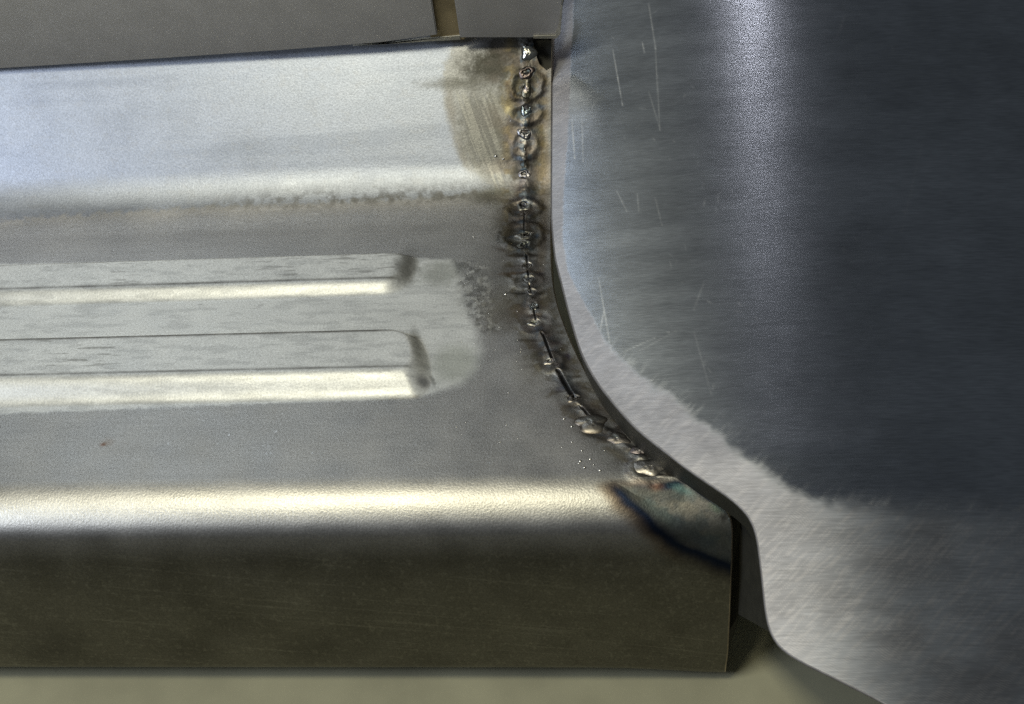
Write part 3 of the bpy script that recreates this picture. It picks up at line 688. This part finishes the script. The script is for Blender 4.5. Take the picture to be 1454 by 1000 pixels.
# scratches
def fscr(p0, p1, w, k, col=(0.85, 0.85, 0.87)):
    a = np.array(Fh(*p0)); b = np.array(Fh(*p1)); e = b - a
    t = np.clip(((fX - a[0]) * e[0] + (fS - a[1]) * e[1]) / (e @ e), 0, 1)
    d = np.hypot(fX - a[0] - t * e[0], fS - a[1] - t * e[1])
    fblend(np.exp(-(d / (w * MM)) ** 2) * 0.45 * k * (0.1 + 1.3 * vnoise(t * 9, t * 0, 3)), col, 0.5)
for a in [((921, 5), (931, 70), .35, .5), ((930, 60), (937, 185), .3, .4), ((921, 130), (936, 180), .3, .3), ((870, 70), (884, 150), .28, .6), ((912, 60), (915, 75), .3, .6), ((812, 170), (816, 225), .35, .6), ((826, 165), (828, 230), .3, .4), ((930, 280), (940, 320), .3, .25), ((875, 270), (890, 300), .3, .3), ((905, 275), (907, 300), .3, .3), ((1200, 20), (1190, 50), .4, .3), ((1310, 200), (1280, 330), .5, .2), ((850, 395), (868, 500), .3, .35), ((858, 440), (852, 470), .3, .4), ((1000, 400), (985, 440), .35, .25), ((885, 500), (930, 480), .3, .3), ((905, 500), (960, 470), .3, .2), ((985, 470), (1010, 560), .3, .2)]:
    fscr(*a)
rng = np.random.default_rng(9)
for _ in range(170):
    x = rng.uniform(820, 1420); y = rng.uniform(10, 680); 
    if y > 430 and x < 850 + (y - 430) * 1.4: continue
    l = rng.uniform(2, 11); a = rng.normal(1.3, 0.7)
    fscr((x, y), (x + l * math.cos(a), y + l * math.sin(a)), rng.uniform(.2, .42), rng.uniform(.08, .3))
fen = empty('fender_panel', (0.14, float(yF), float(zBot)), 'dark brushed aluminium body panel with pale sanded border, beside the weld seam', 'body panel')
fsurf = np.stack([frg, fm, fb_, 0.85 * (1 - 0.8 * np.clip(mG, 0, 1))], -1)
gc = 0.5 * (gw[:-1, :-1] + gw[1:, 1:]) < 0
o = emit('brushed_skin', FP, ~gc, BRUSH, None, ft, fsurf); keep(o, fen); o['label'] = 'dark horizontally brushed skin with fine scratches'
o = emit('sanded_border', FP, gc, BRUSH, None, ft, fsurf); keep(o, fen); o['label'] = 'pale sanded border along the edge'; border = o
ei = np.arange(0, len(fr), 3)
Pe = FP[ei, 0]; Te = np.gradient(Pe, axis=0); Te /= np.linalg.norm(Te, axis=1, keepdims=True)
_, _, a_, b_ = FEN.at(fr[ei]); Ne = np.stack([0 * a_, a_, b_], 1)
Oe = np.cross(Te, Ne); Oe /= np.linalg.norm(Oe, axis=1, keepdims=True); Oe *= -np.sign(Oe[:, :1] + 1e-9)
er = 0.7 * MM
layers = [Pe]
for a in np.linspace(0, math.pi / 2, 5)[1:]: layers.append(Pe + Oe * er * math.sin(a) - Ne * er * (1 - math.cos(a)))
rim = np.stack(layers, 1)
o = link('rolled_rim', rim.reshape(-1, 3), grid_faces(*rim.shape[:2]).reshape(-1, 4), RIM); under(o, border)
base_ = layers[-1]
dp = (16 - 13.5 * sstep(Fh(1074, 752)[1], Fh(1095, 898)[1], fr[ei]))[:, None] * MM
L2 = [base_ + Ne * 0.0, base_ - Ne * 0.2 * dp - Oe * 0.5 * MM, base_ - Ne * dp - Oe * 1.5 * MM]
fl_ = np.stack(L2, 1)
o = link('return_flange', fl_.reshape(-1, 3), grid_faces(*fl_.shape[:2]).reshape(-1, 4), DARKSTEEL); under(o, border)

# dark plate at the sill's end, added to fill the gap with shade
def cam_depth(p): return -(R @ (np.asarray(p) - CAM))[2]
def at_depth(px, py, d): return CAM + ray(px, py) * d
def slab(name, px, depth, thick, mat, parent, nrm=None):
    p = np.array([at_depth(a, b, d) for (a, b), d in zip(px, depth)])
    n_ = np.cross(p[1] - p[0], p[2] - p[0]); n_ /= np.linalg.norm(n_)
    if n_ @ (CAM - p[0]) > 0: n_ = -n_
    n = len(p); v = np.concatenate([p, p + n_ * thick])
    import bmesh
    bm = bmesh.new(); vs = [bm.verts.new(c) for c in v]
    bm.faces.new(vs[:n]); bm.faces.new(vs[n:][::-1])
    for i in range(n): bm.faces.new((vs[i], vs[i + n], vs[(i + 1) % n + n], vs[(i + 1) % n]))
    bmesh.ops.recalc_face_normals(bm, faces=bm.faces)
    bmesh.ops.bevel(bm, geom=list(bm.edges), offset=thick * 0.2, segments=2, affect='EDGES')
    me = bpy.data.meshes.new(name); bm.to_mesh(me); bm.free(); me.materials.append(mat)
    o = bpy.data.objects.new(name, me); COL.objects.link(o); keep(o, parent); return o
dE = cam_depth(fen_point(*[np.array(v) for v in Fh(1083, 815)]))
def sdep(y): return cam_depth(sill_point(*[np.array(v) for v in S(1030, y)], 0.0))
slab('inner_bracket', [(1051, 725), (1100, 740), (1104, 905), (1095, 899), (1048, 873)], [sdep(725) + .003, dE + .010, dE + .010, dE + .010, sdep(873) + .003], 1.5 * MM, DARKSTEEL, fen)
slab('gap_shade_plate', [(1020, 725), (1054, 742), (1050, 873), (1033, 930), (1015, 930)], [sdep(y) + .008 for y in (725, 742, 873, 930, 930)], 1.2 * MM, DARKSTEEL, fen)

# ------------------------------------------------------------------ upper panel hanging in front of the inner wall
up = None
pw = sill_point(*[np.array(v) for v in S(400, 79)], 0.0)
yU = pw[1] - 3.2 * MM
def upt(px, py, dy=0.0): return on_plane(px, py, 1, yU + dy)
upper = empty('upper_panel', tuple(upt(400, 79)), 'dull grey steel sheet with a slot, hanging above the sill', 'sheet panel')
def plate(name, px, thick, mat, dy=0.0, bev=0.3):
    p = np.array([upt(a, b, dy) for a, b in px]); n = len(p)
    import bmesh
    bm = bmesh.new(); v = np.concatenate([p, p + np.array([0, thick, 0])]); vs = [bm.verts.new(c) for c in v]
    bm.faces.new(vs[:n]); bm.faces.new(vs[n:][::-1])
    for i in range(n): bm.faces.new((vs[i], vs[i + n], vs[(i + 1) % n + n], vs[(i + 1) % n]))
    bmesh.ops.recalc_face_normals(bm, faces=bm.faces)
    bmesh.ops.bevel(bm, geom=list(bm.edges), offset=thick * bev, segments=3, affect='EDGES')
    me = bpy.data.meshes.new(name); bm.to_mesh(me); bm.free(); me.materials.append(mat)
    for q in me.polygons: q.use_smooth = False
    o = bpy.data.objects.new(name, me); COL.objects.link(o); keep(o, upper); return o
lng = plate('long_sheet', [(-340, -45), (-340, 119), (200, 85.5), (400, 72), (540, 61), (621, 50), (613, 0), (606, -45)], 1.6 * MM, GREYSTEEL)
sht = plate('short_sheet', [(636, -45), (645, 0), (653, 54), (790, 54), (796, 48), (799, 0), (803, -45)], 1.6 * MM, GREYSTEEL, -0.6 * MM)
plate('slot_strip', [(592, -45), (600, 0), (612, 57), (660, 57), (665, 0), (658, -45)], 1.2 * MM, TAN, 2.4 * MM)
lip_o = plate('bottom_lip', [(500, 65.5), (545, 62.5), (600, 55), (654, 50), (654, 57), (600, 60), (540, 64)], 1.0 * MM, PALESTEEL, 1.9 * MM)
end_o = plate('end_lip', [(757, 51), (788, 50), (793, 40), (797, 8), (799, 8), (796, 48), (790, 55.5), (757, 55.5)], 0.8 * MM, PALESTEEL, -1.3 * MM)

under(lip_o, lng); under(end_o, sht)
# ------------------------------------------------------------------ floor
ZGAP = 0.006
zfl = zBot - ZGAP
f = link('floor', [(-4, -4, zfl), (4, -4, zfl), (4, 4, zfl), (-4, 4, zfl)], [(0, 1, 2, 3)], CONCRETE)
f['kind'] = 'structure'; f['label'] = 'olive grey workshop floor below the sill'
